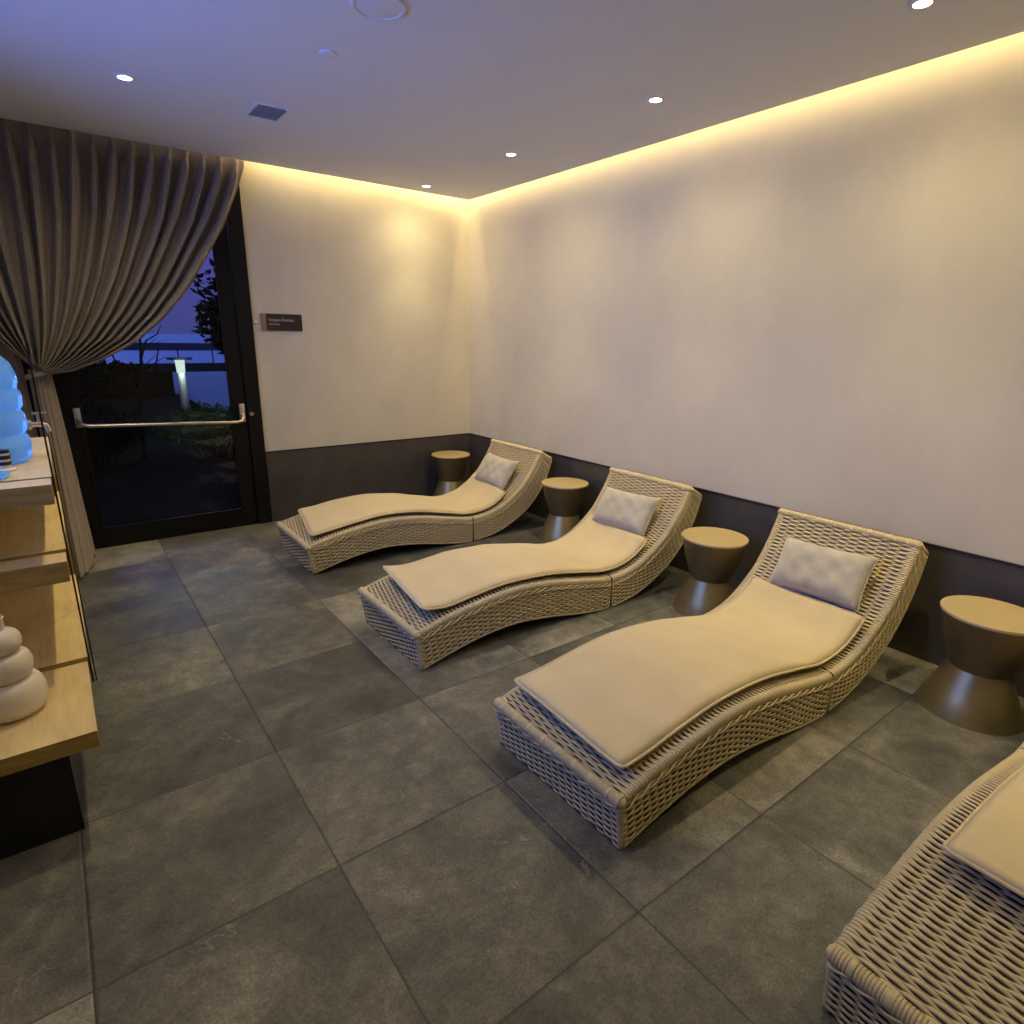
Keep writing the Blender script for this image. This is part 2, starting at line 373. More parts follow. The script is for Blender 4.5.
# ------------------------------------------------------------------ ceiling fittings
def downlight(x, y, label, power=1.0, half=80):
    t = empty('downlight', (x, y, HCL)); tag(t, label, 'downlight', 'recessed ceiling downlights')
    auto_smooth(MB().lathe([(.030, .002), (.030, -.004), (.044, -.004), (.046, 0), (.046, .002)], seg=32).build('trim_ring', M['white'], t))
    MB().lathe([(0, -.001), (.0295, -.001), (.0295, .001), (0, .001)], seg=32).build('lens', M['lamp'], t)
    ld = bpy.data.lights.new('lamp', 'SPOT'); ld.energy = SPOT_W*power; ld.color = WARM; ld.spot_size = math.radians(2*half); ld.spot_blend = 1.0; ld.shadow_soft_size = .028
    lo = bpy.data.objects.new('lamp', ld); COL.objects.link(lo); lo.parent = t; lo.location = (0, 0, -.012)
    l2 = ld.copy(); l2.energy = SPOT_W*power*1.15; l2.spot_size = math.radians(70); l2.spot_blend = .8      # the lamp's narrow inner beam
    lo = bpy.data.objects.new('lamp', l2); COL.objects.link(lo); lo.parent = t; lo.location = (0, 0, -.012)
    return t
downlight(2.64, 4.70, 'recessed round downlight nearest the far corner of the room', .6)
downlight(2.64, 3.565, 'recessed round downlight second from the far corner, along the long wall')
downlight(2.635, 2.35, 'recessed round downlight third from the far corner, along the long wall')
downlight(2.66, 1.17, 'large looking downlight cut near the top edge of the photo, over the third lounger')
downlight(2.64, -.02, 'ceiling downlight over the nearest lounger, outside the photo')
downlight(.50, 3.765, 'recessed downlight in front of the curtain')
downlight(.50, 2.50, 'ceiling downlight over the wooden shelf unit, outside the photo', .75)
downlight(.50, 1.20, 'ceiling downlight above the aisle nearest the camera, outside the photo', .30)
downlight(.50, -.10, 'ceiling downlight behind the camera', .25)
vt = empty('ceiling_vent', (1.165, 3.80, HCL), 0); tag(vt, 'square grey air vent grille with dark slats in the ceiling', 'vent')
v_ = MB(); h = .088
for a, b in (((-h, -h*1.35), (h, -h*1.2)), ((-h, h*1.2), (h, h*1.35)), ((-h, -h*1.2), (-h+.012, h*1.2)), ((h-.012, -h*1.2), (h, h*1.2))): v_.box((a[0], a[1], -.006), (b[0], b[1], .0))
v_.build('frame', M['ceil'], vt)
MB().box((-h+.012, -h*1.2, -.001), (h-.012, h*1.2, .0)).build('backing', M['dark'], vt)
for k in range(11):
    x = -h+.012+(k+.5)*(2*h-.024)/11
    MB().add([(x-.003, -h*1.2, -.001), (x+.002, -h*1.2, -.006), (x+.0035, -h*1.2, -.006), (x-.0015, -h*1.2, -.001), (x-.003, h*1.2, -.001), (x+.002, h*1.2, -.006), (x+.0035, h*1.2, -.006), (x-.0015, h*1.2, -.001)],
             [(0, 1, 2, 3), (7, 6, 5, 4), (0, 4, 5, 1), (1, 5, 6, 2), (2, 6, 7, 3), (3, 7, 4, 0)]).build('slat', M['greyplastic'], vt)
o = auto_smooth(MB().lathe([(0, -.010), (.026, -.009), (.036, -.006), (.038, 0), (0, 0)], seg=40).build('smoke_detector', M['ceil'], None, True, (1.165, 2.90, HCL)))
tag(o, 'small white round smoke detector on the ceiling between the vent and the larger disc', 'smoke detector')
sp = empty('ceiling_speaker', (1.165, 2.40, HCL)); tag(sp, 'white round ceiling speaker disc cut by the top edge of the photo', 'speaker')
auto_smooth(MB().lathe([(.085, 0), (.086, -.010), (.098, -.010), (.102, 0)], seg=48).build('rim', M['ceil'], sp))
auto_smooth(MB().lathe([(0, -.012), (.06, -.010), (.085, -.006), (.085, 0), (0, 0)], seg=48).build('grille', M['ceil'], sp))

# ------------------------------------------------------------------ lounger
TOP = [(0, .195), (.16, .236), (.36, .268), (.56, .285), (.80, .268), (1.05, .222), (1.26, .188), (1.48, .222), (1.69, .345), (1.80, .470), (1.862, .565), (1.90, .640)]
BOT = [(.03, .002), (.20, .045), (.38, .078), (.58, .088), (.81, .062), (1.05, .018), (1.26, .002), (1.51, .040), (1.76, .165), (1.90, .305), (1.975, .43), (2.025, .570)]
def spline(P, n):
    P = np.array(P, float); k = len(P); out = []
    Q = np.vstack([2*P[0]-P[1], P, 2*P[-1]-P[-2]])
    for u in np.linspace(0, k-1, n):
        i = min(int(u), k-2); t = u-i; a, b, c, d = Q[i:i+4]
        out.append(.5*((2*b)+(c-a)*t+(2*a-5*b+4*c-d)*t*t+(3*b-a-3*c+d)*t**3))
    return np.array(out)
NQ = 441
TP, BP = spline(TOP, NQ), spline(BOT, NQ)
TT = np.gradient(TP, axis=0); TT /= np.linalg.norm(TT, axis=1)[:, None]
TN = np.stack([-TT[:, 1], TT[:, 0]], 1)      # outward (up) normal of the top line
AL = np.concatenate([[0], np.cumsum(np.linalg.norm(np.diff(TP, axis=0), axis=1))])
LEN = AL[-1]
def at_s(A, s): return np.array([np.interp(s, AL, A[:, 0]), np.interp(s, AL, A[:, 1])])
SJ = AL[int((NQ-1)*6/11)]                     # arc length of the joint between the two sections
def halfw(s): return .318 + .024*(s/LEN)
RIM = .034
def lounger_section(s0, s1, first):
    w = MB(); PITCH, STK = .0104, .044
    ns = int(round((s1-s0)/PITCH)); pit = (s1-s0)/ns
    lo = .0 if not first else .018
    for i in range(ns):
        s = s0+(i+.5)*pit
        if first and s < .020: continue
        p = at_s(TP, s); n = at_s(TN, s); t = np.array([n[1], -n[0]]); hw = halfw(s); R = .016
        # across the top with rounded wrap over both edges
        ys = []; pts = []; nr = []; wd = []
        m = 56; ph = (i % 2)
        top = np.linspace(-(hw-R), hw-R, m+1)
        def put(y, d, ny, nd, amp, wf):
            # d = depth below the top surface along -n ; ny, nd = outward normal comps
            q = p-n*d; pos = np.array([q[0], y, q[1]]); nn = np.array([n[0]*nd, ny, n[1]*nd]); pts.append(pos+nn*amp); nr.append(nn); wd.append(wf)
        put(-(hw-.001), RIM, -1, 0, -.002, .9); 
        put(-hw, RIM-.008, -1, 0, 0, 1); put(-hw, R, -1, 0, 0, 1)
        for a in (.25, .5, .75): put(-(hw-R)-R*math.cos(a*PI/2), R-R*math.sin(a*PI/2), -math.cos(a*PI/2), math.sin(a*PI/2), 0, 1)
        for y in top:
            c = math.sin(PI*(y/STK)+ph*PI)
            fade = min(1, max(0, (hw-R-abs(y))/.02))
            c = math.copysign(abs(c)**.7, c)*fade
            put(y, 0, 0, 1, .0040*c-.0028*fade, 1+.12*c*1 if c > 0 else 1+.36*c)
        for a in (.75, .5, .25): put((hw-R)+R*math.cos(a*PI/2), R-R*math.sin(a*PI/2), math.cos(a*PI/2), math.sin(a*PI/2), 0, 1)
        put(hw, R, 1, 0, 0, 1); put(hw, RIM-.008, 1, 0, 0, 1); put(hw-.001, RIM, 1, 0, -.002, .9)
        w.tube(pts, np.array(wd)*pit*.5, 6, 0, nr, .62, caps=False)
    # side rows
    for sg in (-1, 1):
        rows = 13; SK = .034; S = np.arange(s0+.008, s1-.004, SK/4)
        for k in range(rows):
            f = (k+.5)/rows; pts = []; nr = []; wd = []
            for s in S:
                p = at_s(TP, s); n = at_s(TN, s); b = at_s(BP, s); d = b-p; ln = np.linalg.norm(d); dd = d/ln
                a0 = RIM+.006; q = p+dd*(a0+(ln-a0)*f); c = math.sin(PI*(s/SK+.25)+(k % 2)*PI); c = math.copysign(abs(c)**.7, c)
                hw = halfw(s)-.003
                pts.append((q[0], sg*(hw+.0032*c), q[1])); nr.append((0, sg, 0)); wd.append((ln-a0)/rows*.5*(1+.12*c if c > 0 else 1+.38*c))
            w.tube(pts, wd, 6, 0, nr, .5)
        e_ = [(at_s(BP, s), s) for s in S]      # plain binding strand along the lower edge
        w.tube([(b_[0], sg*(halfw(s)-.003), b_[1]+.004) for b_, s in e_], .005, 6)
    # end face rows (foot or head)
    if first or True:
        s = s0+.001 if first else s1-.001
        p = at_s(TP, s); b = at_s(BP, s); d = b-p; ln = np.linalg.norm(d); dd = d/ln; on = np.array([dd[1], -dd[0]]) if first else np.array([-dd[1], dd[0]])
        hw = halfw(s)-.004; rows = 14 if first else 10; a0 = .03 if first else .018
        for k in range(rows):
            q = p+dd*(a0+(ln-a0)*(k+.5)/rows); pts = []; nr = []; wd = []
            for y in np.linspace(-hw, hw, 120):
                c = math.sin(PI*y/.035+(k % 2)*PI); c = math.copysign(abs(c)**.7, c)
                e = q+on*(.0031*c); pts.append((e[0], y, e[1])); nr.append((on[0], 0, on[1])); wd.append((ln-a0)/rows*.5*(1+.12*c if c > 0 else 1+.38*c))
            w.tube(pts, wd, 6, 0, nr, .5)
        # wrapped corner posts
        for sg in (-1, 1):
            P = [p+dd*(.02+(ln-.022)*u) for u in np.linspace(0, 1, 9)]
            w.tube([(q[0]-on[0]*.008, sg*(hw-.006), q[1]-on[1]*.008) for q in P], .0125, 10)
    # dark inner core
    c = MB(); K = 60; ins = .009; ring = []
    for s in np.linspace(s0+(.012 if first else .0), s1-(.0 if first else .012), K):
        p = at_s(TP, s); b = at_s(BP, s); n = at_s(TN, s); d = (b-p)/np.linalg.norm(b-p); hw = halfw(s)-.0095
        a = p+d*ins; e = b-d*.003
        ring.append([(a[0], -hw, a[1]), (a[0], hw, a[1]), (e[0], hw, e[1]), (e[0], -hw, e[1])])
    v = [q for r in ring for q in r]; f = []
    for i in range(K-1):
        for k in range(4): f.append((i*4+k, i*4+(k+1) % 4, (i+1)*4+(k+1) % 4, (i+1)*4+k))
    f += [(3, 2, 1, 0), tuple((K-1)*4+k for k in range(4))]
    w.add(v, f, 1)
    return w
def twisted(line, nrm, r=.0040, amp=.0062, wl=.115):
    """two strands twisted along a line, returned as tubes"""
    P = np.asarray(line, float); Nn = np.asarray(nrm, float); T = np.gradient(P, axis=0); T /= np.linalg.norm(T, axis=1)[:, None]; B = np.cross(T, Nn)
    d = np.concatenate([[0], np.cumsum(np.linalg.norm(np.diff(P, axis=0), axis=1))]); out = []
    for ph in (0, PI):
        a = 2*PI*d/wl+ph
        out.append((P+B*(amp*1.3*np.cos(a))[:, None]+Nn*(amp*.7*np.sin(a)+.002)[:, None], r))
    return out
def lounger_trim(s0, s1, first):
    t = MB()
    for sg in (-1, 1):
        S = np.arange(s0+.012, s1-.004, .006); L_ = []; Nn = []
        for s in S:
            p = at_s(TP, s); n = at_s(TN, s); q = p-n*(RIM+.004); L_.append((q[0], sg*(halfw(s)+.001), q[1])); Nn.append((0, sg, 0))
        for P, r in twisted(L_, Nn): t.tube(P, r, 6, 0, Nn, .8)
    s = 0 if first else LEN
    p = at_s(TP, s); b = at_s(BP, s); d = b-p; dd = d/np.linalg.norm(d); on = np.array([dd[1], -dd[0]]) if first else np.array([-dd[1], dd[0]])
    hw = halfw(s); y = np.linspace(-hw+.004, hw-.004, 110)
    n = at_s(TN, s); tt = np.array([n[1], -n[0]])*(1 if first else -1)
    # rounded roll along the end edge built from side-by-side strands
    cen = p-n*.014+tt*.012
    def wrap(yy, R_, r_, fl):
        pts = []; nr = []
        for a in np.linspace(-45, 120, 9):
            a = math.radians(a); o_ = -tt*math.sin(a)+n*math.cos(a); q = cen+o_*R_; pts.append((q[0], yy, q[1])); nr.append((o_[0], 0, o_[1]))
        t.tube(pts, r_, 6, 0, nr, fl)
    for yy in np.arange(-hw+.006, hw-.005, .0080): wrap(yy, .0182, .0044, .8)     # roll of fine wraps
    for k in range(8): wrap(-hw+.05+k*(2*hw-.10)/7, .0200, .0080, .25)              # broad binding straps
    q = p+dd*.030+on*.001; Ls = [(q[0], v, q[1]) for v in y]; Nn = [(on[0], 0, on[1])]*len(y)
    for P, r in twisted(Ls, Nn): t.tube(P, r, 6, 0, Nn, .8)
    for sg in (-1, 1):
        e = p-n*.014+tt*.012; t.lathe([(0, -.019), (.012, -.015), (.0185, -.005), (.0185, .006), (.012, .015), (0, .019)], (e[0], sg*(hw-.010), e[1]), 14, 0, 'Y')
    if True:                                    # joint stile strip at the split
        for sg in (-1, 1):
            s = (s1 if first else s0)+(-.006 if first else .006); p = at_s(TP, s); b = at_s(BP, s); d = b-p
            t.tube([(p[0]+d[0]*u, sg*(halfw(s)-.001), p[1]+d[1]*u) for u in np.linspace(.17, .985, 6)], .0055, 8)
    return t
SPOTS = [(1.145, 3.995, 'sun_lounger'), (1.150, 2.550, ''), (1.145, 1.285, ''), (1.185, .062, '')]
LLAB = ['tan wicker wave lounger furthest away, by the dark dado of the end wall',
        'tan woven wicker wave lounger second from the back wall, between two bronze tables',
        'large tan wicker wave lounger seen whole in the middle foreground, third from the end wall',
        'tan woven wicker wave lounger cut off by the right and bottom edges, nearest the camera']
root = empty('sun_lounger', (0, 0, 0))
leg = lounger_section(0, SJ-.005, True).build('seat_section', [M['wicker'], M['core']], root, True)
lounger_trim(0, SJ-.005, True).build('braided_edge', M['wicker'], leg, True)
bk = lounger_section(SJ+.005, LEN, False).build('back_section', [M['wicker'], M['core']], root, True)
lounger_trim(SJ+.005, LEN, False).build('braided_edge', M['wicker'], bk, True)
def glide(x, y): return MB().lathe([(.018, 0), (.018, .006), (0, .006)], (x, y, -.0), 16)
loungers = []; RZ = (0, 0, 0, -.035)
for i, (x, y, _) in enumerate(SPOTS):
    o = root if i == 0 else copy_tree(root)
    o.location = (x, y, 0); o.rotation_euler = (0, 0, RZ[i]); tag(o, LLAB[i], 'lounger', 'wicker loungers in a row along the wall'); loungers.append(o)

# pads: follow the top line, y range given, slightly lifted ends
def pad(name, s0, s1, y0, y1, skew, seed, lift=.02, endlift=.012):
    rnd = random.Random(seed); G = []; NS, NY = 90, 22; TH = .034
    ph = [rnd.uniform(0, 6) for _ in range(6)]
    top = []; bot = []; pipe = []; pn = []
    def surf(u, v):
        # u along 0..1, v across 0..1
        s = s0+(s1-s0)*u+skew*(v-.5); s = min(max(s, 0), LEN-.01); p = at_s(TP, s); n = at_s(TN, s)
        g = .010+lift*max(0, 1-u/.10)**2+endlift*max(0, 1-(1-u)/.12)**2+.004*math.sin(9*u+ph[0])+.004*math.sin(5*v+ph[1]+4*u)
        dip = .006*math.sin(3*u*PI+ph[2])
        y = y0+(y1-y0)*v+.006*math.sin(4*u+ph[3])
        return p, n, y, max(g+.004, .009)
    for i in range(NS+1):
        u = i/NS; a = []; b = []
        for j in range(NY+1):
            v = j/NY
            # squash the parameter towards the edges to keep rounded corners
            p, n, y, g = surf(u, v)
            eu = min(u, 1-u)*(s1-s0)/.03; ev = min(v, 1-v)*(y1-y0)/.03
            e = (1-max(0, 1-eu)**2.2)*(1-max(0, 1-ev)**2.2); e = max(e, 0)**.5
            # rounded plan corners
            cxr = max(0, 1-min(u, 1-u)*(s1-s0)/.018); cyr = max(0, 1-min(v, 1-v)*(y1-y0)/.018)
            pull = max(0, math.hypot(cxr, cyr)-1)*.018
            yy = y+(pull*.7 if v < .5 else -pull*.7)
            t = np.array([n[1], -n[0]])*(pull*.7 if u < .5 else -pull*.7)
            wr = .0016*math.sin(38*u+3*math.sin(6*v+ph[4])+ph[5])*math.exp(-((min(v, 1-v))/.18)**2)
            hi = g+TH*.5+TH*.5*e+wr*e; lo = g+TH*.5-TH*.5*e
            P = p+t+n*hi; Q = p+t+n*lo
            a.append((P[0], yy, P[1])); b.append((Q[0], yy, Q[1]))
        top.append(a); bot.append(b)
    mb = MB(); mb.grid([r[::-1] for r in top]); mb.grid(bot)
    o = mb.build(name, M['cushion'], None, True)
    me = o.data; import bmesh
    bm = bmesh.new(); bm.from_mesh(me); bmesh.ops.remove_doubles(bm, verts=bm.verts[:], dist=1e-5); bmesh.ops.recalc_face_normals(bm, faces=bm.faces[:]); bm.to_mesh(me); bm.free()
    loop = [top[i][0] for i in range(NS+1)]+[top[NS][j] for j in range(1, NY+1)]+[top[i][NY] for i in range(NS-1, -1, -1)]+[top[0][j] for j in range(NY-1, 0, -1)]
    loop.append(loop[0]); loop.append(loop[1])
    MB().tube(loop, .0052, 8, caps=False).build('piping', M['cushion'], o, True)
    return o
PADS = [(.135, 1.585, .045, .28+.02, 0, -.25, .25), (.12, 1.61, 0, 0, 0, 0, 0)]
pads = [
    ('flat tan pad on the furthest lounger', SPOTS[0], .11, 1.70, -.285, .275, .10),
    ('flat tan pad on the second lounger from the back wall, its front corners curling up', SPOTS[1], .115, 1.70, -.285, .275, .06),
    ('wide flat tan pad on the whole lounger in the middle foreground', SPOTS[2], .075, 1.665, -.28, .285, .02),
    ('tan pad cut off by the right edge on the nearest lounger', SPOTS[3], .385, 1.70, -.28, .262, 0)]
for k, (lab, sp_, a, b, ya, yb, sk) in enumerate(pads):
    o = pad('lounger_pad', a, b, ya, yb, sk, 10+k, (.012, .045, .022, .018)[k]); o.location = (sp_[0], sp_[1], 0); o.rotation_euler = (0, 0, RZ[k]); tag(o, lab, 'cushion', 'tan lounger pads')

# pillows leaning on the backs
def pillow_mesh(wd, ht, th, seed):
    rnd = random.Random(seed); n = 30; T = []; B = []; ph = [rnd.uniform(0, 6) for _ in range(4)]
    for i in range(n+1):
        a = []; b = []
        for j in range(n+1):
            u = -1+2*i/n; v = -1+2*j/n
            du = 1-.055*(1-v*v); dv = 1-.075*(1-u*u)
            x = u*wd/2*dv if False else u*wd/2*(1-.05*(1-abs(v)**2)*abs(u)**3); y = v*ht/2*(1-.08*(1-abs(u)**2)*abs(v)**3)
            e = max(0, (1-u**4)*(1-v**4))**.55
            wr = .004*math.sin(11*u+ph[0]+2*v)*math.sin(7*v+ph[1])*e+.003*math.sin(26*math.atan2(v, u))*max(0, (u*u+v*v)/2-.35)*e
            h = th/2*e
            a.append((x, y, h+wr)); b.append((x, y, -h*.85))
        T.append(a); B.append(b)
    mb = MB(); mb.grid(T); mb.grid([r[::-1] for r in B]); return mb, T
import bmesh
PIL = [(0, .42, .27, 1.665, -.01, -.03, 'squarish grey beige pillow on the furthest lounger'),
       (1, .45, .27, 1.665, -.00, 0.04, 'grey beige pillow on the second lounger from the back wall'),
       (2, .44, .27, 1.665, -.015, 0.04, 'grey beige velvet pillow on the large middle foreground lounger'),
       ]
for k, (li, wd, ht, s, yo, rot, lab) in enumerate(PIL):
    mb, T = pillow_mesh(wd, ht, .125, 3+k); s += .155
    o = mb.build('throw_pillow', M['velvet'], None, True)
    bm = bmesh.new(); bm.from_mesh(o.data); bmesh.ops.remove_doubles(bm, verts=bm.verts[:], dist=1e-5); bmesh.ops.recalc_face_normals(bm, faces=bm.faces[:]); bm.to_mesh(o.data); bm.free()
    n_ = len(T)-1
    loop = [T[i][0] for i in range(n_+1)]+[T[n_][j] for j in range(1, n_+1)]+[T[i][n_] for i in range(n_-1, -1, -1)]+[T[0][j] for j in range(n_-1, -1, -1)]+[T[1][0]]
    MB().tube(loop, .003, 6, caps=False).build('seam', M['velvet'], o, True)
    p = at_s(TP, s); n = at_s(TN, s); t = np.array([n[1], -n[0]]); tilt = -.10
    n2 = n*math.cos(tilt)+t*math.sin(tilt); t2 = np.array([n2[1], -n2[0]])
    c = p+n*.066
    ex = Vector((0, -1, 0)); ey = Vector((t2[0], 0, t2[1])); ez = Vector((n2[0], 0, n2[1]))
    R = Matrix((ex, ey, ez)).transposed().to_4x4() @ Matrix.Rotation(rot, 4, 'Z')
    R.translation = Vector((SPOTS[li][0]+c[0], SPOTS[li][1]+yo, c[1])); o.matrix_world = R
    tag(o, lab, 'pillow', 'grey beige throw pillows on the loungers')

# ------------------------------------------------------------------ side tables
M['coneshade'] = simple('shaded_bronze_lacquer', (.20, .155, .07), .36, .7, var=.05, sc=8)  # same bronze made darker, the upper cone's shade is in its colour
tb = empty('side_table', (0, 0, 0))
TH_ = .448
auto_smooth(MB().lathe([(0, TH_-.014), (.176, TH_-.014), (.180, TH_-.011), (.181, TH_-.004), (.179, TH_), (0, TH_)], seg=72).build('table_top', M['gold'], tb))
auto_smooth(MB().lathe([(.112, .205), (.128, .26), (.152, .33), (.175, TH_-.0145)], seg=72).build('upper_cone', M['coneshade'], tb))
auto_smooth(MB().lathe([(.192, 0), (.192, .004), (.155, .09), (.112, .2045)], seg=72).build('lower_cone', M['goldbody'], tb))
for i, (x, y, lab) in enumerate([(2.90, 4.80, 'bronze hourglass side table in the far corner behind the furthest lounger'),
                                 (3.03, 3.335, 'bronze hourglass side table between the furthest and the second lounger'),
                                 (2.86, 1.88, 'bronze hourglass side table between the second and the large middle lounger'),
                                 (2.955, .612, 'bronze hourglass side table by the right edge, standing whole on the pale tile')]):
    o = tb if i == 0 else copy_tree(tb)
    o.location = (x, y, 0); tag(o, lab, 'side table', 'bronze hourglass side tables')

# ------------------------------------------------------------------ curtain
def curtain():
    tx, tz = -.05, 1.24; XLc, XRc = -.76, 1.325; ZT = 2.685; YC = 4.955
    edge = [(1.0, 2.634), (.958, 2.48), (.87, 2.228), (.77, 2.022), (.66, 1.804), (.53, 1.607), (.385, 1.44), (.225, 1.324), (.085, 1.25), (.0, 1.235)]
    ez = np.array([e[1] for e in edge])[::-1]; ex = np.array([e[0] for e in edge])[::-1]
    NU, NV = 620, 70; npl = 20.5; sp = .1045
    rows = []
    for j in range(NV+1):
        t = j/NV; row = []
        for i in range(NU+1):
            u = i/NU; X0 = XLc+(XRc-XLc)*u
            a = (X0-tx)/(XRc-tx)                      # 1 at right edge, 0 above the tie, negative left
            # height of the gathering end for this fold: right folds reach lower/outer
            if a >= 0:
                zend = 1.235+.05*(1-a)
                # curve: fraction of x against fraction of height, fuller for outer folds
                k = t
                zz = ZT-(ZT-zend)*(1-(1-k)**1.25)
                g = np.interp(1.235+(zz-zend)/(ZT-zend)*(ZT-1.235), ez, ex)
                g = g*(.55+.45*a)+(1-(1-(zz-zend)/(ZT-zend))**2.2)*(.45-.45*a)
                x = tx+(X0-tx)*g
            else:
                zend = 1.30; zz = ZT-(ZT-zend)*(1-(1-t)**1.25); h = (zz-zend)/(ZT-zend); g = 1-(1-h)**2.3; x = tx-.015+(X0-tx)*g
            gather = max(0, 1-(zz-zend)/(ZT-zend))
            # bundle keeps some width
            x += gather**4*(a)*.055
            d = (XRc-.055-X0)/sp; ph = d-math.floor(d+.5)   # 0 at a pleat
            drop = ZT-zz
            head = math.exp(-(drop/.06)**2)
            r1 = 1.12/(1+(abs(ph)/(.13+.085*min(1, max(0, drop-.08)/.18)+.03*min(1, drop/.8)))**5)-.12*math.exp(-(ph/.10)**2)                # rounded pleat
            r2 = .30*math.sin(2*PI*d*1.0+1.3+1.6*math.sin(d*1.7))*min(1, drop/.5)
            r3 = .55*math.sin(2.1*d+3*t)*min(1, drop/.6)
            amp = .088*(1-.30*gather)*min(1, .14+max(0, drop-.085)/.035)
            pinch = (.008*math.cos(ph*2*PI*7)*math.exp(-(ph/.16)**2)+.010*math.exp(-(ph/.08)**2))*math.exp(-((drop-.10)/.05)**2)-.016*math.exp(-(ph/.12)**2)*math.exp(-((drop-.135)/.018)**2)
            y = YC-amp*(r1+.35*r2+.30*r3)-pinch-.05*gather**2-.02*gather
            wob = .012*math.sin(d*3.1+5*t)*min(1, drop/.5)*(1-gather)
            row.append((x+wob, min(y, YB-.045), zz))
        rows.append(row)
    mb = MB(); mb.grid(rows)
    return mb, rows
cmb, crow = curtain()
ct = empty('curtain', (-.05, 4.9, 0))
def local(mb, o):
    mb.v = [(x-o.location.x, y-o.location.y, z-o.location.z) for x, y, z in mb.v]; return mb
c1 = local(cmb, ct).build('drape', M['curtain'], ct, True)
sm = c1.modifiers.new('thick', 'SOLIDIFY'); sm.thickness = .003
# tail below the tie
def tail():
    rows = []; NU = 160
    for j in range(61):
        t = j/60; z = 1.255*(1-t)+.006; row = []
        for i in range(NU+1):
            u = i/NU
            # closed-ish bundle: from back right round the front to back left, flares towards the camera lower down
            a = PI*(.02+.96*u)
            rx = .050+.030*t; ry = .05+.44*t**1.6
            cx = -.050+.035*t+.0*t; cy = 4.93
            r = 1+.10*math.sin(9*a+2*t)+.05*math.sin(23*a+4*t)
            x = cx+rx*math.cos(a)*r-(.0+.03*t)*math.sin(a); y = cy-ry*math.sin(a)*(1+.05*math.sin(14*a))
            row.append((x, min(y, YB-.03), z))
        rows.append(row)
    mb = MB(); mb.grid(rows); return mb
c2 = local(tail(), ct).build('gathered_tail', M['curtain'], ct, True)
sm = c2.modifiers.new('thick', 'SOLIDIFY'); sm.thickness = .003
tie = MB(); pts = []; nr = []
for i in range(37):
    a = 2*PI*i/36; pts.append((-.055+.066*math.cos(a), 4.885+.055*math.sin(a), 1.235+.02*math.cos(a))); nr.append((math.cos(a), math.sin(a), 0))
tie.tube(pts, .016, 10, 0, nr, .4)
local(tie, ct).build('tieback', M['curtain'], ct, True)
tag(ct, 'long taupe pinch pleated curtain gathered to the left beside the glass door', 'curtain')

rows = []
for j in range(41):
    t = j/40; row = []
    for i in range(261):
        u = i/260; x = XL+.03+(-.015-XL-.03)*u; d = x/.095
        row.append((x+.02*math.sin(3*t+d)*t, 5.004-.010*math.sin(2*PI*d+.6*math.sin(d))-.003*math.sin(2.3*d+2*t), 2.64-2.615*t))
    rows.append(row)
c3 = empty('curtain', (-.45, 4.98, 0)); mbx = MB(); mbx.grid(rows)
c4 = local(mbx, c3).build('drape', M['curtain'], c3, True); sm = c4.modifiers.new('thick', 'SOLIDIFY'); sm.thickness = .003
tag(c3, 'taupe curtain hanging straight at the left edge behind the gathered one', 'curtain')

# ------------------------------------------------------------------ wooden shelf unit on the left
XF = -.050
su = empty('shelf_unit', (XF-.35, 2.75, 0)); 
def sub(mb, name, mats, label=None):
    mb.v = [(x-su.location.x, y-su.location.y, z) for x, y, z in mb.v]; o = mb.build(name, mats, su)
    if label: o['label'] = label
    return o
XB = XL+.01
def board(y0, y1, z0, z1, x1=XF, x0=XB):
    b = MB(); b.add([(x0, y0, z0), (x1, y0, z0), (x1, y1, z0), (x0, y1, z0), (x0, y0, z1), (x1, y0, z1), (x1, y1, z1), (x0, y1, z1)],
        [(0, 3, 2, 1), (4, 5, 6, 7)], 0)
    b.add([(x0, y0, z0), (x1, y0, z0), (x1, y1, z0), (x0, y1, z0), (x0, y0, z1), (x1, y0, z1), (x1, y1, z1), (x0, y1, z1)],
        [(0, 1, 5, 4), (1, 2, 6, 5), (2, 3, 7, 6), (3, 0, 4, 7)], 1)
    return b
MATS = [M['oak'], M['oakshade']]
sub(MB().box((XB, 2.02, 0), (-.13, 3.44, .295)), 'plinth', M['black'], 'black recessed plinth')
YE = 3.45
sub(board(1.975, 2.47, .297, .350), 'shelf', MATS)
sub(board(2.472, YE, .297, .366, XF+.006), 'shelf', MATS)
sub(board(2.36, 2.47, .70, .77), 'shelf', MATS)
sub(board(2.472, YE, .70, .780, XF+.006), 'shelf', MATS)
sub(board(2.36, 2.47, .965, 1.030), 'counter', MATS)
sub(board(2.472, YE, .965, 1.034, XF+.006), 'counter', MATS)
sub(MB().box((XB, YE-.02, .368), (XF, YE, .698)).box((XB, YE-.02, .782), (XF, YE, .963)), 'end_panel', M['oakshade'])
sub(MB().box((XB, 2.37, .352), (XB+.02, YE-.022, .698)).box((XB, 2.37, .782), (XB+.02, YE-.022, .963)), 'back_panel', M['oakshade'])
sub(MB().box((-.047, 2.4715, .262), (-.0415, 2.4755, 1.50)), 'upright', M['black'], 'thin black metal upright')
sub(MB().box((-.0435, 3.00, .0), (-.039, 3.006, 1.10)), 'upright', M['black'], 'thin black metal upright')
tag(su, 'pale oak shelf unit with open tiers and black plinth along the left edge', 'shelf unit')

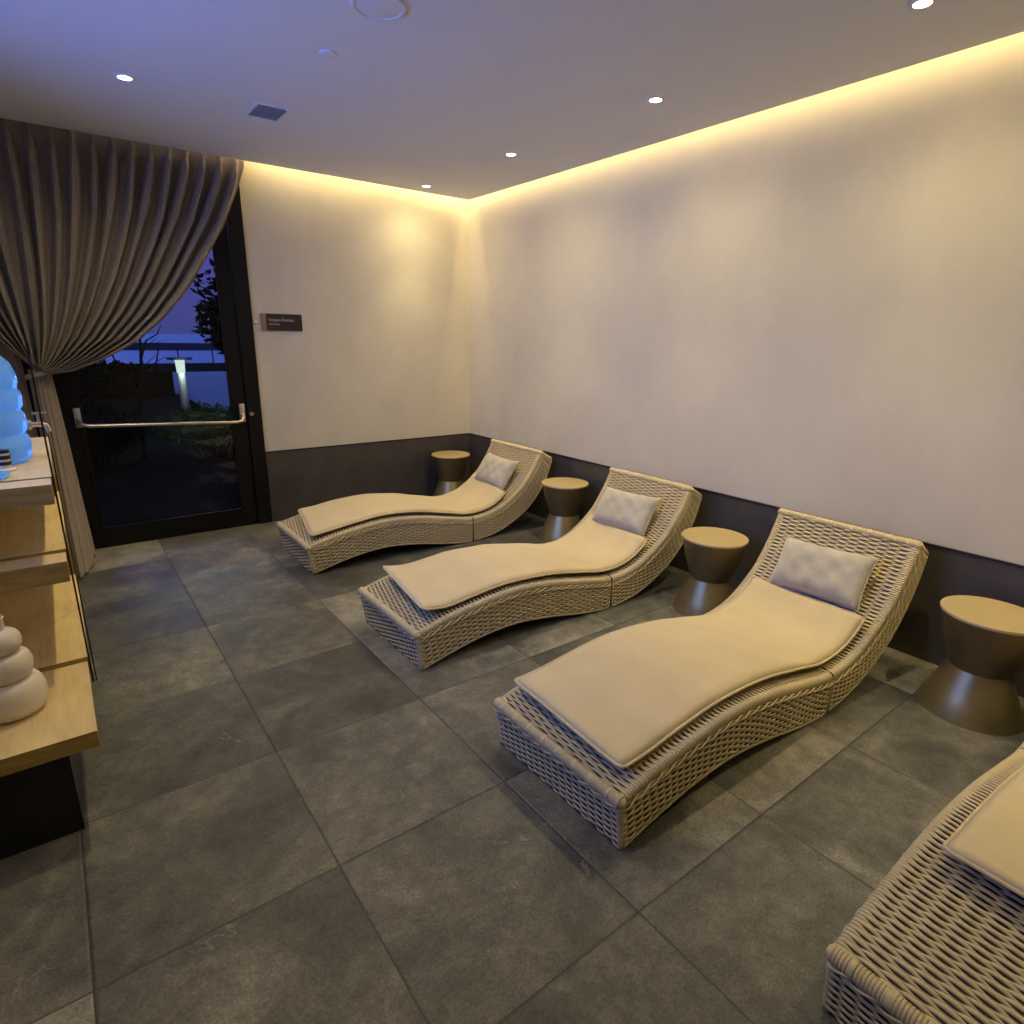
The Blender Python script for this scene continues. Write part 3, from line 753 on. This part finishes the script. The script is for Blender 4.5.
# vase
vz = .350
def vase():
    pr = [(0, 0), (.050, .0)]
    def bulb(z0, z1, R, rin):
        h = (z1-z0)/2; zc = (z0+z1)/2; out = []
        for k in range(13):
            a = -PI/2*.86+PI*.86*k/12; out.append((rin+(R-rin)*math.cos(a)**.75 if math.cos(a) > 0 else rin, zc+h*math.sin(a)/math.sin(PI/2*.86)))
        return out
    pr += bulb(.001, .092, .084, .050); pr += bulb(.094, .160, .066, .040); pr += bulb(.162, .218, .052, .022)
    pr += [(.022, .222), (.021, .245), (.024, .252), (.021, .254), (.017, .245), (.017, .20), (0, .19)]
    return MB().lathe(pr, seg=64)
vv_ = vase(); vv_.v = [(x*1.10, y*1.10, z*1.26) for x, y, z in vv_.v]
vo = auto_smooth(vv_.build('vase', M['ceramic'], None, True, (-.250, 2.235, vz+.001)), 35)
tag(vo, 'off white ceramic vase of three stacked bulbs on the lowest oak shelf', 'vase')

# water dispenser jug, tap and small things on the counter
CT = 1.035
jg = empty('water_jug', (-.262, 2.86, CT))
pr = [(0, .0), (.150, .0), (.160, .010)]
for z0, z1 in ((.012, .10), (.10, .185), (.185, .262)):
    pr += [(.158, z0+.004), (.166, z0+.014), (.168, (z0+z1)/2), (.166, z1-.014), (.158, z1-.004)]
pr += [(.160, .268), (.165, .285), (.163, .315), (.152, .350), (.130, .378), (.09, .392), (.05, .396), (.048, .41), (0, .41)]
auto_smooth(MB().lathe(pr, seg=72).build('bottle', M['water'], jg, True), 60)['label'] = 'ribbed clear bottle with the blue window glow in its tint'
auto_smooth(MB().lathe([(0, .41), (.052, .41), (.052, .432), (.045, .438), (0, .438)], seg=32).build('cap', M['white'], jg))
tp = MB(); tp.lathe([(0, 0), (.018, 0), (.018, .01), (.010, .012), (.010, .045), (0, .045)], (.168, .02, .125), 16, 0, 'X')
tp.tube([(.205, .02, .125), (.222, .02, .120), (.228, .02, .095)], .009, 10); tp.box((.196, .012, .135), (.206, .028, .165), 0, .002); tp.box((.185, .008, .163), (.23, .032, .170), 0, .002)
auto_smooth(tp.build('tap', M['steel'], jg), 40)
tag(jg, 'ribbed clear water bottle glowing blue on the counter at the left edge', 'bottle')
ca = empty('lidded_canister', (-.172, 2.66, CT)); tag(ca, 'small black and white banded canister in front of the water bottle', 'canister')
cc = MB()
for k, (z0, z1) in enumerate(((0, .012), (.020, .033), (.041, .050))): cc.lathe([(0, z0), (.021, z0), (.021, z1), (0, z1)], (0, 0, .02), 24)
auto_smooth(cc.build('band', M['black'], ca))
auto_smooth(MB().lathe([(0, 0), (.03, 0), (.031, .004), (.019, .008), (.0195, .068), (0, .07)], (0, 0, 0), 24).build('body', M['ceramic'], ca))
dh = auto_smooth(MB().lathe([(0, 0), (.045, .0), (.062, .012), (.060, .014), (.042, .004), (0, .004)], (0, 0, 0), 32).build('glass_dish', M['water'], None, True, (-.215, 2.53, CT)))
tag(dh, 'shallow clear glass dish at the near end of the counter', 'dish')

# ------------------------------------------------------------------ outside
M['ground'] = simple('dark_garden_soil', (.003, .0035, .0035), .9, var=.3, sc=3, Specular_IOR_Level=.0)
M['deck'] = simple('outdoor_paving', (.03, .033, .045), .7, var=.2, sc=2)
M['sea'] = simple('sea_water', (.06, .075, .11), .5, var=.1, sc=.3)
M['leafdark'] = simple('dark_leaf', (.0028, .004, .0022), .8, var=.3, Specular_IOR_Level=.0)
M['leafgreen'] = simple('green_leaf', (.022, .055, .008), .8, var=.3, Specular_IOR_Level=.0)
M['bark'] = simple('bark', (.005, .004, .004), .9, Specular_IOR_Level=.0)
M['far'] = simple('far_shore', (.012, .014, .022), .9, Specular_IOR_Level=.0)
g = MB().box((-60, YB+.17, -.10), (90, 36, -.02)).build('garden_ground', M['ground']); g['kind'] = 'structure'
g = MB().box((-900, 36, -1.7), (1500, 1500, -1.5)).build('sea', M['sea']); tag(g, None, None, None, 'structure')
g = MB().box((2.55, 12, -.02), (14, 27.5, .0)).build('terrace_paving', M['deck']); tag(g, None, None, None, 'structure')
g = MB().box((-60, 123, -1.6), (300, 128, -.30)); o = g.build('breakwater', M['far']); tag(o, 'long low dark breakwater across the water outside the door', 'breakwater')
g = MB().box((76, 280, -1.6), (220, 286, .3)); g.box((90, 281, .3), (112, 285, 2.6)); o = g.build('far_pier', M['far']); tag(o, 'distant dark pier with low buildings on the horizon outside the door', 'pier')
g = MB().box((-1.5, YB+.6, -.1), (-1.2, 34, 3.4)).build('sky_blocker_wall', M['far']); tag(g, None, None, None, 'structure')  # unseen wall added to keep the bright western sky off the garden
# bollard light
bx, by = 1.555, 10.2
bl = empty('bollard_light', (bx, by, 0)); tag(bl, 'lit garden bollard lamp with flat dark cap seen through the door glass', 'bollard light')
auto_smooth(MB().lathe([(0, -.02), (.06, -.02), (.054, .93), (0, .93)], seg=20).build('post', M['deck'], bl))
auto_smooth(MB().lathe([(0, .93), (.054, .93), (.066, 1.12), (0, 1.12)], seg=20).build('diffuser', emit('bollard_glow', (.75, .95, .80), .95), bl))
auto_smooth(MB().lathe([(0, 1.12), (.17, 1.12), (.17, 1.15), (0, 1.16)], seg=24).build('cap', M['black'], bl))
ld = bpy.data.lights.new('lamp', 'POINT'); ld.energy = 50; ld.color = (.85, 1, .75); ld.shadow_soft_size = .06
lo = bpy.data.objects.new('lamp', ld); COL.objects.link(lo); lo.parent = bl; lo.location = (0, -.18, 1.0)
# planting
def leaves(mb, rnd, cen, rad, n, size, flat=1.0, m=0):
    for _ in range(n):
        while True:
            q = Vector((rnd.uniform(-1, 1), rnd.uniform(-1, 1), rnd.uniform(-1, 1)))
            if q.length < 1: break
        c = Vector(cen)+Vector((q.x*rad[0], q.y*rad[1], q.z*rad[2]))
        d = Vector((rnd.gauss(0, 1), rnd.gauss(0, 1), rnd.gauss(0, .7)*flat)).normalized(); s_ = d.cross(Vector((rnd.gauss(0, 1), rnd.gauss(0, 1), 1))).normalized(); l = size*rnd.uniform(.7, 1.3)
        nn = d.cross(s_)*l*.08
        mb.add([c, c+d*l*.45+s_*l*.2+nn, c+d*l, c+d*l*.45-s_*l*.2+nn], [(0, 1, 2), (0, 2, 3)], m)
rnd = random.Random(5)
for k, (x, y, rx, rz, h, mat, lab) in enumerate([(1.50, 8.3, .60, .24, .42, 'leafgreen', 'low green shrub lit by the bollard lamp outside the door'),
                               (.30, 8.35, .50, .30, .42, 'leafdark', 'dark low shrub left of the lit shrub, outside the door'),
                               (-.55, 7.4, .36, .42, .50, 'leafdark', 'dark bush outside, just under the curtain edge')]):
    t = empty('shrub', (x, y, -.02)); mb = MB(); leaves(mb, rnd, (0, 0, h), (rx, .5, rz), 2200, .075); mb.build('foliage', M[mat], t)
    st = MB()
    for q in range(6): st.tube([(0.05*q-.12, 0, 0), (.1*q-.25, rnd.uniform(-.1, .1), h*.6), (rx*(.32*q-.8), rnd.uniform(-.2, .2), h)], .012, 5)
    st.build('stem', M['bark'], t); tag(t, lab, 'shrub', 'shrubs in the garden bed outside')
t = empty('hedge', (1.55, 17.5, -.02)); mb = MB(); leaves(mb, rnd, (-.7, 0, .42), (1.5, .8, .40), 3600, .16); mb.box((-2.3, -.5, 0), (.85, .5, .62)); mb.build('foliage', M['leafdark'], t); tag(t, 'long dark clipped hedge behind the bollard lamp outside', 'hedge')
t = empty('leafy_tree', (1.95, 8.2, -.02)); mb = MB()
for cc_, rr_ in (((-.14, 0, 1.98), .30), ((-.18, .1, 1.62), .26), ((.12, 0, 1.8), .4), ((.3, 0, 2.1), .5), ((-.02, .1, 1.42), .2)): leaves(mb, rnd, cc_, (rr_, rr_, rr_), 330, .13)
mb.build('foliage', M['leafdark'], t)
MB().tube([(.3, 0, 0), (.28, 0, .8), (.2, 0, 1.4), (.1, 0, 2.0)], .035, 8).build('trunk', M['bark'], t); tag(t, 'dark broad leaved tree silhouetted outside at the right of the door glass', 'tree')
t = empty('bare_tree', (.78, 8.6, -.02)); st = MB()
st.tube([(0, 0, 0), (.02, 0, .5), (.10, 0, 1.0), (.14, 0, 1.4), (.15, 0, 1.75)], [.03, .026, .02, .014, .006], 7)
st.tube([(.12, 0, 1.2), (.2, 0, 1.42), (.33, 0, 1.5), (.38, 0, 1.6)], [.014, .01, .007, .004], 6)
st.tube([(.05, 0, .8), (-.12, 0, 1.1), (-.22, 0, 1.5)], [.018, .012, .006], 6); st.tube([(.0, 0, .6), (.22, 0, .95), (.30, 0, 1.25), (.34, 0, 1.4)], [.018, .012, .008, .004], 6)
for q in range(14):
    a = rnd.uniform(-.3, .4); z_ = rnd.uniform(1.0, 1.6); st.tube([(a*.6, 0, z_-.1), (a, rnd.uniform(-.1, .1), z_)], [.005, .002], 4)
st.build('branches', M['bark'], t); tag(t, 'bare branching young tree outside below the curtain edge', 'tree')
rl = empty('quay_railing', (5.6, 33, -.02)); tag(rl, 'thin dark railing posts along the water outside the door', 'railing')
for x in (-3.6, -2.1, -.6, .9, 2.4, 3.9): MB().tube([(x, 0, 0), (x, 0, 1.0)], .03, 6).build('post', M['far'], rl)
tmp = MB().tube([(-4, 0, .0+.02), (4, 0, .02)], .014, 6).build('rail', M['far'], rl)
